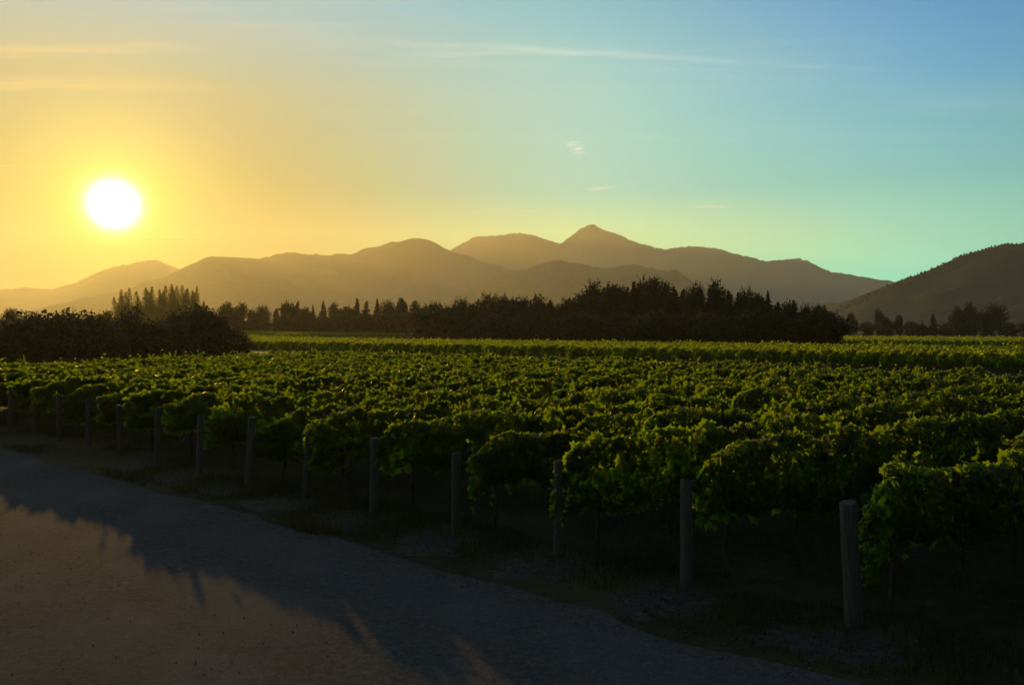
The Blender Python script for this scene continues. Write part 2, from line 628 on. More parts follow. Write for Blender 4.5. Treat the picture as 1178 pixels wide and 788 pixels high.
M['hill_left'] = mk_hill('dry_hill', (0.13, 0.105, 0.055), (0.085, 0.08, 0.04), (0.05, 0.052, 0.026))
M['range'] = mk_hill('mountain_slope', (0.050, 0.066, 0.056), (0.075, 0.088, 0.070), (0.030, 0.045, 0.040))

# ------------------------------------------------------------------ the setting
# ground: one sheet, finer near the camera
radii = [0.0] + list(np.geomspace(1.5, 6600, 120))
SEG = 240
gv = [(0, 0, 0)]
for r_ in radii[1:]:
    for k in range(SEG):
        a = 2 * math.pi * k / SEG
        x, y = r_ * math.sin(a), r_ * math.cos(a)
        gv.append((x, y, float(terrain(x, y))))
gt = [(0, 1 + (k + 1) % SEG, 1 + k) for k in range(SEG)]
gq = []
for i in range(len(radii) - 2):
    b0, b1 = 1 + i * SEG, 1 + (i + 1) * SEG
    for k in range(SEG):
        k2 = (k + 1) % SEG
        gq.append((b0 + k, b0 + k2, b1 + k2, b1 + k))
tag(obj('ground', mesh_np('ground', gv, [np.array(gq), np.array(gt)], M['ground'], True)), kind='structure')


def strip(name, d0, d1, s0, s1, step, mat, lift, wob0=0.0, wob1=0.0, seed=1, across=3):
    r = np.random.default_rng(seed)
    n = int((s1 - s0) / step) + 1
    na, nb = Noise1(r, s1 - s0, 1.7), Noise1(r, s1 - s0, 0.6)
    V, Q = [], []
    for i in range(n + 1):
        s = s0 + (s1 - s0) * i / n
        w_ = float(na(s - s0)) * 0.7 + float(nb(s - s0)) * 0.3
        a, b = d0 + wob0 * w_, d1 + wob1 * w_
        for j in range(across + 1):
            p = P(a + (b - a) * j / across, s)
            V.append((p.x, p.y, float(terrain(p.x, p.y)) + lift))
    m_ = across + 1
    for i in range(n):
        for j in range(across):
            Q.append((i * m_ + j, i * m_ + j + 1, (i + 1) * m_ + j + 1, (i + 1) * m_ + j))
    return tag(obj(name, mesh_np(name, V, [np.array(Q)], mat)), kind='structure')


strip('gravel_road', -16.0, 8.75, -60, 260, 0.25, M['road'], 0.006, 0.0, 0.28, 3)
strip('farm_track', 68.5, 75.5, 62, 330, 1.0, M['track'], 0.06, 0.5, 0.5, 4)


def hill(name, prof, Y, depth_f, depth_b, mat, seed, rough, crest=0.0, step=None):
    """a real hill: crest through the given skyline (image columns and rows at depth Y), slopes fore and aft with spurs and gullies"""
    r = np.random.default_rng(seed)
    px = np.array([p[0] for p in prof], float); py = np.array([p[1] for p in prof], float)
    X0, X1 = (px[0] - W0 / 2) / F * Y, (px[-1] - W0 / 2) / F * Y
    step = step or Y / F * 2.5
    nx = int((X1 - X0) / step) + 1
    xs = np.linspace(X0, X1, nx)
    hz = (HORIZON - np.interp(xs / Y * F + W0 / 2, px, py)) / F * Y + CAM_H
    kern = np.array([.25, .5, .25]) if step < 6 else np.hanning(5); kern /= kern.sum()
    hz = np.convolve(np.pad(hz, len(kern) // 2, mode='edge'), kern, 'valid')
    nv = 56
    vs = np.concatenate([np.linspace(-1, 0, 38)[:-1], np.linspace(0, 1, nv - 37)])
    scale = hz.max()
    n_a, n_b, n_c = Noise3(r, 2.2 / scale, 9), Noise3(r, 6.0 / scale, 9), Noise3(r, 17.0 / scale, 9)
    V = []
    fine = r.normal(size=nx)
    for v in vs:
        yy = Y + (v * depth_f if v < 0 else v * depth_b)
        fall = (1 - abs(v)) ** 1.25
        p = np.stack([xs, np.full(nx, yy), np.zeros(nx)], 1)
        sp = 1 - np.abs(n_a(p))
        w_ = min(1.0, abs(v) * 3.0)
        h = hz * fall * (1 + rough * w_ * (0.55 * (sp - 0.5) + 0.28 * n_b(p)))
        h += hz * 0.035 * n_c(p) * (0.25 + w_) * (fall > 0)
        h += crest * fine * max(0.0, 1 - abs(v) * 9)
        h = np.where(abs(v) > 0.999, -0.5, np.maximum(h, -0.5))
        V.append(np.stack([xs, np.full(nx, yy), h], 1))
    V = np.concatenate(V)
    i, j = np.meshgrid(np.arange(nx - 1), np.arange(len(vs) - 1))
    b = (j * nx + i).ravel()
    Q = np.stack([b, b + 1, b + nx + 1, b + nx], 1)
    return tag(obj(name, mesh_np(name, V, [Q], mat, True)), kind='structure')


hill('hill_right', [(905, 379), (940, 366), (965, 353), (1000, 338), (1030, 325), (1060, 314), (1082, 306), (1098, 297), (1120, 290), (1140, 285),
                    (1160, 281), (1185, 280), (1230, 284), (1300, 292), (1400, 300), (1500, 320), (1640, 379)], 1400, 560, 700, M['hill_near'], 21, 0.5, 0.6)
hill('hill_left', [(20, 379), (70, 352), (120, 337), (160, 328), (190, 318), (220, 304), (240, 297), (258, 295), (285, 297), (320, 301), (350, 304),
                   (375, 309), (395, 316), (415, 325), (440, 336), (470, 349), (520, 365), (570, 379)], 4400, 1100, 300, M['hill_left'], 22, 0.45, 0.5)
hill('mountains_middle', [(170, 379), (240, 318), (290, 301), (318, 293), (340, 290), (352, 293), (385, 293), (405, 292), (425, 285), (450, 280), (476, 276), (495, 280),
                          (515, 287), (535, 294), (560, 303), (585, 309), (620, 318), (680, 330), (760, 350), (850, 379)], 4700, 1000, 500, M['range'], 23, 0.7, 2.0)
hill('mountains_front', [(470, 379), (530, 335), (570, 318), (600, 311), (622, 304), (645, 299), (668, 304), (690, 309), (712, 307), (732, 303),
                         (750, 309), (775, 319), (805, 329), (840, 340), (900, 356), (960, 379)], 3200, 800, 600, M['range'], 26, 0.7, 1.6)
hill('mountains_far', [(380, 379), (440, 330), (490, 300), (524, 285), (546, 272), (572, 271), (598, 269), (615, 271), (630, 275), (645, 281), (655, 273), (668, 264), (681, 259),
                       (695, 265), (712, 271), (735, 280), (765, 287), (790, 284), (812, 284), (830, 288), (855, 295), (880, 300), (900, 300), (917, 297),
                       (935, 304), (955, 313), (985, 318), (1010, 321), (1035, 325), (1090, 340), (1200, 379)], 6100, 1000, 500, M['range'], 24, 0.75, 2.5)
hill('mountains_left', [(-420, 379), (-300, 330), (-160, 322), (-60, 335), (0, 334), (30, 331), (60, 333), (95, 322), (125, 308), (150, 303), (180, 300),
                        (215, 312), (260, 330), (340, 379)], 6300, 1000, 400, M['range'], 25, 0.45, 3.0)

# haze: one box of even air round the camera and everything on the ground
hz_v = [(x, y, z) for z in (-1.5, 850) for y in (-6800, 6800) for x in (-6800, 6800)]
hz_q = [(0, 2, 3, 1), (4, 5, 7, 6), (0, 1, 5, 4), (2, 6, 7, 3), (0, 4, 6, 2), (1, 3, 7, 5)]
hm, hw = material('haze_air')
vol = hw.new('ShaderNodeVolumePrincipled')
vol.inputs['Color'].default_value = (0.97, 0.99, 0.80, 1)
vol.inputs['Density'].default_value = 1.22e-4
vol.inputs['Anisotropy'].default_value = 0.5
ho = hw.new('ShaderNodeOutputMaterial')
hm.node_tree.links.new(vol.outputs[0], ho.inputs['Volume'])
tag(obj('haze', mesh_np('haze', hz_v, [np.array(hz_q)], hm)), kind='stuff')

# ------------------------------------------------------------------ vines
def foliage(name, L, r, per_m, size, mat, detail, top=1.95, bottom=0.74, half=0.21, shoots=3.2, start_taper=True, core=105):
    """leaf canopy of a trellised row along local +X: a dense wall of leaves, lumpy along the top, with shoots"""
    n = int(L * per_m)
    nh, nh2, nw, nb, ns = Noise1(r, L, 1.8), Noise1(r, L, 0.42), Noise1(r, L, 0.8), Noise1(r, L, 0.7), Noise1(r, L, 0.9)

    def top_at(t):
        e = sstep(0, 1.1, np.minimum(t, L - t)) if start_taper else 1.0
        return top + 0.12 * nh(t) + 0.13 * nh2(t) - (1 - e) * 0.40, e

    t = r.uniform(0.0, L, n)
    H, e = top_at(t)
    Wd = half * (1 + 0.45 * nw(t)) * (0.6 + 0.4 * e)
    B = bottom + 0.26 * nb(t)
    al = r.uniform(0, 2 * math.pi, n)
    rad = 1 - 0.45 * r.uniform(0, 1, n) ** 2.0
    mid, hh = (H + B) / 2, (H - B) / 2
    ca, sa = np.cos(al), np.sin(al)
    box = np.sign(sa) * np.abs(sa) ** 0.75                       # squarer than an ellipse
    pos = np.stack([t, ca * Wd * rad + 0.10 * ns(t), mid + box * hh * rad], 1)
    nrm = np.stack([r.normal(0, 0.4, n), ca / 0.6, sa * 0.8 + 0.2], 1) + r.normal(0, 0.5, (n, 3))
    lump = Noise3(r, 4.2, 11)(pos)
    keep = (lump > -0.62)
    pos[:, 1] += np.sign(pos[:, 1]) * np.clip(lump, -0.6, 1.2) * 0.09
    pos[:, 2] += np.clip(lump, -0.6, 1.2) * 0.05
    pos, nrm = pos[keep], nrm[keep]
    P_, N_, S_ = [pos], [nrm], [size * r.uniform(0.6, 1.25, len(pos))]
    # oversized inner leaves along the centre plane, added to block light through the row
    k = int(L * core)
    t = r.uniform(0.15, L - 0.1, k)
    H, e = top_at(t)
    z = r.uniform(0, 1, k)
    P_.append(np.stack([t, r.normal(0, 0.07, k) + 0.10 * ns(t), bottom + 0.05 + z * (H - 0.07 - bottom)], 1))
    N_.append(np.stack([r.normal(0, .25, k), np.ones(k), r.normal(0, .25, k)], 1)); S_.append(np.full(k, 0.24) * r.uniform(.7, 1.2, k))
    # shoots that stick out above and hang over the sides
    for i in range(int(L * shoots)):
        t0 = r.uniform(0.1, L - 0.1)
        h0, e = top_at(t0)
        h0 = float(h0) - 0.08
        up = r.uniform() < 0.6
        ln = r.uniform(0.15, 0.6) if up else r.uniform(0.35, 1.0)
        side = r.choice([-1, 1])
        y0 = r.uniform(-0.8, 0.8) * half if up else side * half * r.uniform(0.8, 1.2)
        z0 = h0 if up else h0 - r.uniform(0.0, 0.5)
        m_ = max(4, int(ln / (size * 0.55)))
        q = np.linspace(0, 1, m_)
        lean = r.normal(0, 0.25, 2)
        if up:
            pp = np.stack([t0 + lean[0] * q * ln * 1.4, y0 + lean[1] * q * ln * 1.6, z0 + q * ln * (1 - 0.25 * q)], 1)
        else:
            pp = np.stack([t0 + lean[0] * q * ln, y0 + side * 0.16 * np.sin(q * 2.2), z0 + 0.1 * np.sin(q * 3) - q * ln], 1)
        pp += r.normal(0, size * 0.22, pp.shape)
        P_.append(pp); N_.append(r.normal(0, 1, pp.shape) + np.array([0, 0, 0.5])); S_.append(size * r.uniform(.5, 1.05, len(pp)))
    return leaf_mesh(name, np.concatenate(P_), np.concatenate(N_), np.concatenate(S_), r, mat, detail)


D0, S0, STEP = 10.58, 3.12, 2.40
DEND = 42.4
RZ = math.atan2(RD.y, RD.x)
RDN = RD.dot(NV)
ROW_L = (DEND - D0) / RDN


def trunk_mesh(seed):
    r = random.Random(seed)
    p = [(0, 0, -0.05)]
    for i in range(1, 6):
        p.append((r.uniform(-.04, .04), r.uniform(-.04, .04), i * 0.2))
    a = Acc()
    a.add(*tube(p, [.055, .045, .040, .036, .034, .040], 7))
    for sx in (-1, 1):
        a.add(*tube([(p[-1][0], p[-1][1], 0.98), (sx * .12, 0, 1.05), (sx * .45, r.uniform(-.03, .03), 1.06), (sx * .85, 0, 1.07)], [.032, .026, .02, .012], 6))
    return a.mesh('trunk', M['bark'], True)


def stake_mesh():
    a = Acc()
    a.add(*tube([(0, 0, -.1), (0, 0, .7), (0, 0, 1.5), (0, 0, 1.85)], [.04, .04, .038, .036], 8))
    return a.mesh('line_post', M['post'], True)


def wire_mesh(L, z):
    a = Acc()
    pts = [(x, 0.0, z - 0.03 * math.sin(math.pi * ((x % 5.5) / 5.5))) for x in np.arange(-0.12, L, 0.9)]
    a.add(*tube(pts, [.0035] * len(pts), 4))
    return a.mesh('wire', M['wire'])


TRUNKS = [trunk_mesh(i) for i in range(5)]
STAKE = stake_mesh()
WIRES = [wire_mesh(ROW_L, z) for z in (0.98, 1.35, 1.52)]
ORD = ['', 'first', 'second', 'third', 'fourth', 'fifth', 'sixth', 'seventh', 'eighth', 'ninth', 'tenth', 'eleventh', 'twelfth', 'thirteenth', 'fourteenth',
       'fifteenth', 'sixteenth', 'seventeenth', 'eighteenth', 'nineteenth', 'twentieth', 'twenty-first', 'twenty-second', 'twenty-third', 'twenty-fourth', 'twenty-fifth', 'twenty-sixth', 'twenty-seventh', 'twenty-eighth', 'twenty-ninth', 'thirtieth']

far_rows = [foliage('foliage', ROW_L, np.random.default_rng(500 + i), 300, 0.175, M['vine'], 1) for i in range(4)]
late = {20: 17.5, 21: 21.5, 22: 25.5, 23: 29.5, 24: 33.5}
NROWS = 25
for n in range(-1, NROWS):
    d0 = late.get(n, D0 + 0.0)
    t0 = (d0 - D0) / RDN
    base = P(D0, S0 + STEP * n) + RD * t0
    root = empty('vine_row', base, RZ)
    rr = np.random.default_rng(100 + n)
    L = ROW_L - t0
    if n in late:
        me = foliage('foliage', L - 0.4, rr, 300, 0.175, M['vine'], 1)
    elif n <= 8:
        me = foliage('foliage', L - 0.4, rr, 640 if n < 6 else 500, 0.125 if n < 6 else 0.14, M['vine'], 2)
    else:
        me = far_rows[n % 4]
    f = obj('foliage', me, root)
    f.location = (0.15 if n <= 0 else rr.uniform(-0.12, 0.30), 0, rr.uniform(-0.05, 0.05))
    nt = 18 if n <= 4 else (5 if n <= 14 else 0)
    for k in range(nt):
        tr = obj('trunk', TRUNKS[(k + n) % 5], root)
        tr.location = (0.9 + k * 1.8, rr.uniform(-.03, .03), 0)
        tr.rotation_euler = (0, 0, rr.choice([0, math.pi]) + rr.uniform(-.1, .1))
    if n <= 10:
        for k in range(1, 6 if n <= 4 else 2):
            st = obj('line_post', STAKE, root); st.location = (k * 5.5, 0, 0)
        for wm in WIRES:
            obj('wire', wm, root)
    if n < 0:
        lab = 'leafy vine row to the right of the row at the nearest post'
    elif n == 0:
        lab = 'nearest leafy vine row, starting at the leaning post at lower right'
    elif n <= 13:
        lab = f'leafy green vine row starting at the {ORD[n + 1]} end post from the right'
    elif n < NROWS - 1:
        lab = f'vine row in the front block, {ORD[NROWS - n]} row forward from its back edge'
    else:
        lab = 'last short vine row of the front block, before the dark hedge'
    tag(root, lab, 'vine row', 'vine rows of the front block')

# end posts
lean = {0: (-0.085, 0.02), 1: (-0.01, 0), 2: (0.0, .02), 3: (0.0, -.02), 4: (0.02, 0), 5: (0.10, 0), 6: (0.09, 0.02), 7: (0.05, 0), 8: (0.03, 0)}
for n in range(0, 17):
    r = random.Random(40 + n)
    Ht = 1.60 + (r.uniform(-.10, .08) if n > 1 else 0)
    rad = {0: .108, 1: .094}.get(n, .088 + r.uniform(-.010, .012))
    lx, ly = lean.get(n, (r.uniform(-.06, .06), r.uniform(-.04, .04)))
    bm = bmesh.new()
    segs, rings = 18, 14
    ph = [r.uniform(0, 6.28) for _ in range(4)]
    prev = None
    tilt = r.uniform(.008, .035)
    zs = [-0.15] + [Ht * i / (rings - 1) for i in range(rings)] + [Ht + 0.012]
    for i, z in enumerate(zs):
        q = max(0, z / Ht)
        k = rad * (1.05 - 0.12 * q) * (0.9 if i == len(zs) - 1 else 1)
        ring = []
        for j in range(segs):
            an = 2 * math.pi * j / segs
            rr_ = k * (1 + .035 * math.sin(2 * an + ph[0]) + .022 * math.sin(5 * an + ph[1] + q * 2) + .02 * math.sin(9 * q + ph[2] + an))
            ring.append(bm.verts.new((rr_ * math.cos(an) + lx * q, rr_ * math.sin(an) + ly * q, z + (tilt * math.sin(an + ph[3]) if q > .99 else 0))))
        if prev:
            for j in range(segs):
                bm.faces.new((prev[j], prev[(j + 1) % segs], ring[(j + 1) % segs], ring[j]))
        prev = ring
    bm.faces.new(prev)
    me = bpy.data.meshes.new('end_post'); bm.to_mesh(me); bm.free()
    me.materials.append(M['post'])
    for p_ in me.polygons:
        p_.use_smooth = len(p_.vertices) == 4
    o = obj('end_post', me)
    o.location = P(D0, S0 + STEP * n)
    # wire wrapped round the post where the trellis is tied off, and its staple
    for zt in (0.98, 1.35, 1.52) if n < 6 else ():
        a = Acc()
        q = zt / Ht
        ring = [(lx * q + (rad * 1.03) * math.cos(an), ly * q + (rad * 1.03) * math.sin(an), zt + .006 * math.sin(an)) for an in np.linspace(0, 2 * math.pi, 15)]
        a.add(*tube(ring, [.0022] * len(ring), 4, cap=False))
        obj('tie_wire', a.mesh('tie_wire', M['wire']), o)
    if n == 0:
        lab = 'thick weathered timber end post leaning left, nearest the camera'
    elif n == 1:
        lab = 'upright timber end post next left of the nearest leaning post'
    elif n <= 13:
        lab = f'weathered timber end post, {ORD[n + 1]} from the right along the road'
    else:
        lab = f'timber end post past the left edge, {ORD[n - 12]} beyond the last one in view'
    tag(o, lab, 'post', 'vine row end posts along the road')


# the two fields behind
def far_block(d0, d1, s0, s1, step, per_m, size, top, label, group, seed):
    L = (d1 - d0) / RDN
    mesh = [foliage('vine_row', L, np.random.default_rng(seed + i), per_m, size, M['vine_far'], 0, top=top, bottom=0.35, half=0.34, shoots=1.2, core=40) for i in range(4)]
    s, i = s0, 0
    while s < s1:
        b = P(d0, s)
        # follow the gentle rise of the field
        e = b + RD * L
        za, zb = float(terrain(b.x, b.y)), float(terrain(e.x, e.y))
        o = obj('vine_row', mesh[(i * 7 + i // 3) % 4])
        o.location = (b.x, b.y, za)
        o.rotation_euler = (0, -math.atan2(zb - za, L), RZ)
        tag(o, label, 'vine row', group)
        s += step; i += 1


far_block(80.5, 122, -8, 212, 2.45, 95, 0.30, 1.62, 'low vine row in the middle field, behind the front block', 'vine rows of the middle field', 700)
far_block(176, 262, 6, 118, 2.6, 60, 0.36, 1.62, 'faint vine row in the bright strip of far field at right', 'vine rows of the far field', 740)
far_block(135, 240, 214, 330, 2.6, 60, 0.36, 1.62, 'faint vine row at the left end of the bright distant field', 'vine rows of the distant left field', 760)

# ------------------------------------------------------------------ trees
def make_trunk(h, rad, limbs, seed, spread):
    r = random.Random(seed)
    a = Acc()
    pts = [(0, 0, -0.2)]
    for i in range(1, 7):
        pts.append((r.uniform(-.03, .03) * h * i / 6, r.uniform(-.03, .03) * h * i / 6, h * i / 6))
    a.add(*tube(pts, [rad * (1.1 - 0.95 * i / 6) for i in range(7)], 7))
    for k in range(limbs):
        q = r.uniform(0.25, 0.8)
        z = h * q
        an = r.uniform(0, 6.28)
        ln = spread * r.uniform(0.5, 1) * (1.1 - q * 0.5)
        p0 = Vector((0, 0, z))
        p1 = p0 + Vector((math.cos(an) * ln * .5, math.sin(an) * ln * .5, ln * .35))
        p2 = p0 + Vector((math.cos(an) * ln, math.sin(an) * ln, ln * .85))
        a.add(*tube([p0, p1, p2], [rad * .45, rad * .28, rad * .06], 5))
    return a.mesh('trunk', M['bark'], True)


def crown_broad(seed, h, w, n, size, mat, base=0.12, lobes=16, sprigs=True):
    r = np.random.default_rng(seed)
    C, A = [], []
    for i in range(lobes):
        q = r.uniform(base + .1, 0.88)
        env = math.sin(math.pi * min(1, (q - base) / (1.04 - base)) ** 0.75) ** 0.7
        an = r.uniform(0, 6.283); rr = w * 0.5 * env * r.uniform(0.2, 0.8)
        C.append((rr * math.cos(an), rr * math.sin(an), h * q)); A.append(w * r.uniform(0.13, 0.27))
    C.append((0, 0, h * .8)); A.append(w * .22)
    C, A = np.array(C), np.array(A)
    i = r.choice(len(C), n, p=A ** 2 / (A ** 2).sum())
    d = r.normal(size=(n, 3)); d /= np.linalg.norm(d, axis=1)[:, None]
    rad = r.uniform(0, 1, n) ** 0.4 * r.uniform(0.85, 1.15, n)
    p = C[i] + d * (A[i] * rad)[:, None] * np.array([1, 1, 0.9])
    sprig = r.uniform(0, 1, (len(C) * 5, 3)); ns_ = n // 5 if sprigs else 0
    j = r.integers(0, len(sprig), ns_)
    cs = C[j % len(C)]; an = sprig[j, 0] * 6.283; up = 0.35 + 0.65 * sprig[j, 1]
    dd = np.stack([np.cos(an) * np.sqrt(1 - up * up), np.sin(an) * np.sqrt(1 - up * up), up], 1)
    tt = r.uniform(0.75, 1.05 + 0.4 * sprig[j, 2], ns_) * A[j % len(C)]
    p[:ns_] = cs + dd * tt[:, None] + r.normal(0, size * .16, (ns_, 3)) * (2.6 - 1.6 * tt / A[j % len(C)])[:, None].clip(0.5)
    p[:, 2] = np.maximum(p[:, 2], h * base * 0.5 + r.uniform(0, .3, n))
    sz = size * r.uniform(.5, 1.3, n)
    sz[:ns_] *= 0.5
    keep = Noise3(r, 2.4, 9)(p) > -0.95
    p, d, sz = p[keep], d[keep], sz[keep]
    return leaf_mesh('crown', p, d + r.normal(0, .5, p.shape), sz, r, mat, 0)


def crown_conifer(seed, h, w, n, size, mat, base=0.03):
    r = np.random.default_rng(seed)
    nb = int(h * 15)
    per = max(8, n // nb)
    lump = Noise3(r, 1.1, 7)
    P_, D_ = [], []
    for b in range(nb):
        q = base + (1 - base) * r.uniform(0, 1) ** 1.12
        an = r.uniform(0, 6.283)
        ln = w * 0.5 * (1.02 - q) ** 0.95 * (0.8 + 0.2 * min(1, q / .15)) * r.uniform(0.45, 1.15)
        ln *= 1 + 0.3 * float(lump(np.array([[math.cos(an) * 2, math.sin(an) * 2, h * q * .7]]))[0])
        s = r.uniform(0, 1, per) ** 0.6
        x = s * ln
        pts = np.stack([np.cos(an) * x, np.sin(an) * x, h * q - 0.05 * x + 0.16 * x * x / max(ln, .1)], 1)
        pts += r.normal(0, 1, pts.shape) * np.array([.16, .16, .13]) * (0.5 + ln * 0.2)
        P_.append(pts); D_.append(np.tile([np.cos(an) * .6, np.sin(an) * .6, 0.8], (per, 1)))
    s = r.uniform(0.92, 1.0, 40)
    P_.append(np.stack([r.normal(0, .08, 40), r.normal(0, .08, 40), h * s], 1)); D_.append(r.normal(size=(40, 3)))
    p = np.concatenate(P_); d = np.concatenate(D_)
    sz = size * r.uniform(.5, 1.25, len(p)) * (0.32 + 0.8 * np.clip(1 - p[:, 2] / h, 0, 1) ** .7)
    return leaf_mesh('crown', p, d + r.normal(0, .55, p.shape), sz, r, mat, 0)


def crown_poplar(seed, h, w, n, size, mat, base=0.06):
    r = np.random.default_rng(seed)
    sp = 5
    off = np.concatenate([[[0, 0]], r.normal(0, w * .2, (sp - 1, 2))]); hh = np.concatenate([[1.0], r.uniform(.5, .95, sp - 1)])
    i = r.integers(0, sp, n)
    q = r.uniform(0, 1, n) ** 0.85
    env = w * .36 * np.minimum(1, .35 + q * 3) * np.maximum(0.02, 1 - q) ** 0.55
    an = r.uniform(0, 6.283, n); rr = env * r.uniform(0, 1, n) ** .5 * r.uniform(.8, 1.2, n)
    p = np.stack([off[i, 0] * q ** .5 + np.cos(an) * rr, off[i, 1] * q ** .5 + np.sin(an) * rr, h * (base + (hh[i] - base) * q)], 1)
    d = np.stack([np.cos(an), np.sin(an), r.normal(0, .3, n)], 1)
    sz = size * r.uniform(.5, 1.25, n) * (0.4 + 0.7 * (1 - q) ** .7)
    return leaf_mesh('crown', p, d + r.normal(0, .4, p.shape), sz, r, mat, 0)


PROTO = {
    'broadleaf_tree': [(crown_broad(900 + i, 10, 8.5 + i, 5200, .48, M['tree']), make_trunk(7.5, .24, 9, 900 + i, 3.6)) for i in range(4)],
    'round_tree': [(crown_broad(920 + i, 8, 9.0, 5000, .45, M['tree'], .02, 20), make_trunk(5.5, .2, 9, 920 + i, 3.4)) for i in range(3)],
    'conifer_tree': [(crown_conifer(940 + i, 14, 5.4 + .8 * i, 9000, .46, M['conifer']), make_trunk(13.5, .22, 0, 940 + i, 1)) for i in range(4)],
    'poplar_tree': [(crown_poplar(960 + i, 18, 4.2, 4600, .42, M['poplar']), make_trunk(16.5, .22, 10, 960 + i, 1.6)) for i in range(4)],
    'shrub': [(crown_broad(980 + i, 5.0, 7.0, 7500, .27, M['shrub'], 0.0, 26, False), make_trunk(3.4, .12, 10, 980 + i, 2.6)) for i in range(4)],
}
PROTO_H = {'broadleaf_tree': 10.0, 'round_tree': 8.2, 'conifer_tree': 14.0, 'poplar_tree': 18.0, 'shrub': 5.0}
counter = {}
SLIM = {'broadleaf_tree': 0.64, 'round_tree': 0.8, 'conifer_tree': 0.98, 'poplar_tree': 2.1, 'shrub': 0.9}


def tree(kind, px, Y, top, label, cat, group, wide=1.0, seed=0, lean_=0.0):
    r = random.Random(int(px * 13 + Y * 7 + seed))
    b = at(px, Y)
    h = height_at(top, Y, b.z)
    k = h / PROTO_H[kind]
    i = counter.get(kind, r.randrange(4)); counter[kind] = i + 1
    cr, tr = PROTO[kind][i % len(PROTO[kind])]
    root = empty(kind, b, r.uniform(0, 6.28))
    wide *= SLIM.get(kind, 1.0)
    root.scale = (k * wide, k * wide, k)
    obj('crown', cr, root)
    obj('trunk', tr, root)
    tag(root, label, cat, group)
    return root


def belt(items, group, place, cat='tree'):
    """items sorted from left to right; each label counts from the nearer end of its belt"""
    items = sorted(items, key=lambda t: t[1])
    n = len(items)
    look = {'broadleaf_tree': 'dark spreading tree', 'round_tree': 'low rounded tree', 'conifer_tree': 'dark pointed conifer',
            'poplar_tree': 'slender upright poplar', 'shrub': 'dense dark shrub'}
    seen = {}
    tot = {}
    for it in items:
        tot[it[0]] = tot.get(it[0], 0) + 1
    for it in items:
        kind = it[0]
        seen[kind] = seen.get(kind, 0) + 1
        i, m_ = seen[kind], tot[kind]
        if m_ == 1:
            where = f'the only one in {place}'
        elif i <= (m_ + 1) // 2:
            where = f'{ORD[i]} such from the left end of {place}' if i > 1 else f'leftmost such in {place}'
        else:
            j = m_ - i + 1
            where = f'{ORD[j]} such from the right end of {place}' if j > 1 else f'rightmost such in {place}'
        tree(kind, it[1], it[2], it[3], f'{look[kind]}, {where}', cat if kind != 'shrub' else 'shrub', group, it[4] if len(it) > 4 else 1.0)


C_, B_, R_, PO, SH = 'conifer_tree', 'broadleaf_tree', 'round_tree', 'poplar_tree', 'shrub'
# the dark hedge clump behind the front block, at the left
belt([(SH, -30, 80, 363, 1.2), (SH, 18, 76, 365, 1.25), (SH, 58, 80, 363, 1.2), (SH, 98, 84, 363, 1.25), (SH, 128, 92, 370, 1.0), (SH, 148, 90, 358, .75),
      (SH, 176, 92, 371, 1.2), (SH, 205, 97, 364, 1.1), (SH, 232, 100, 357, 1.05), (SH, 252, 103, 367, .9), (SH, 271, 106, 381, 1.15)],
     'shrubs of the hedge clump', 'the hedge clump at left')
# poplars in the glow
belt([(PO, 140, 430, 333, .9), (PO, 149, 426, 331, .9), (PO, 157, 432, 335, .9), (PO, 168, 430, 331), (PO, 175, 426, 330), (PO, 184, 433, 333), (PO, 191, 428, 329), (PO, 198, 430, 327),
      (PO, 204, 427, 329), (PO, 210, 432, 328), (PO, 216, 430, 332), (PO, 222, 427, 334), (PO, 227, 431, 329, .7)],
     'poplars in the sun glow', 'the poplar stand')
# hazy trees beyond the distant field at the left
belt([(B_, 12, 340, 356), (R_, 40, 350, 362), (B_, 66, 345, 360), (C_, 84, 340, 357, .8), (R_, 105, 350, 365), (R_, 121, 335, 358),
      (B_, 262, 290, 346), (B_, 276, 295, 350), (R_, 292, 310, 357), (B_, 303, 320, 353), (B_, 318, 315, 355, .7), (C_, 326, 300, 350), (R_, 334, 296, 349, 1.1), (C_, 343, 310, 346, 1.2),
      (B_, 352, 320, 352), (C_, 360, 325, 351), (C_, 372, 320, 346, 1.3), (B_, 384, 325, 350), (R_, 400, 285, 355, 1.5), (C_, 411, 300, 343, 1.2), (C_, 422, 305, 346, 1.3), (C_, 434, 300, 344, 1.4),
      (B_, 447, 305, 348), (B_, 462, 300, 343), (B_, 478, 300, 345), (R_, 446, 285, 362, 1.5), (R_, 352, 290, 366, 1.4), (R_, 468, 285, 362, 1.5), (R_, 306, 295, 370, 1.3), (R_, 272, 292, 366, 1.4), (R_, 289, 290, 368, 1.4), (R_, 322, 290, 367, 1.4), (R_, 338, 288, 365, 1.3), (R_, 367, 288, 364, 1.4), (R_, 384, 286, 365, 1.3), (R_, 418, 287, 362, 1.4), (R_, 431, 289, 364, 1.3), (R_, 458, 288, 360, 1.3)],
     'trees beyond the distant field', 'the hazy left tree line')


def yb(px, d):
    return d / ((px - W0 / 2) / F * NV.x + NV.y)


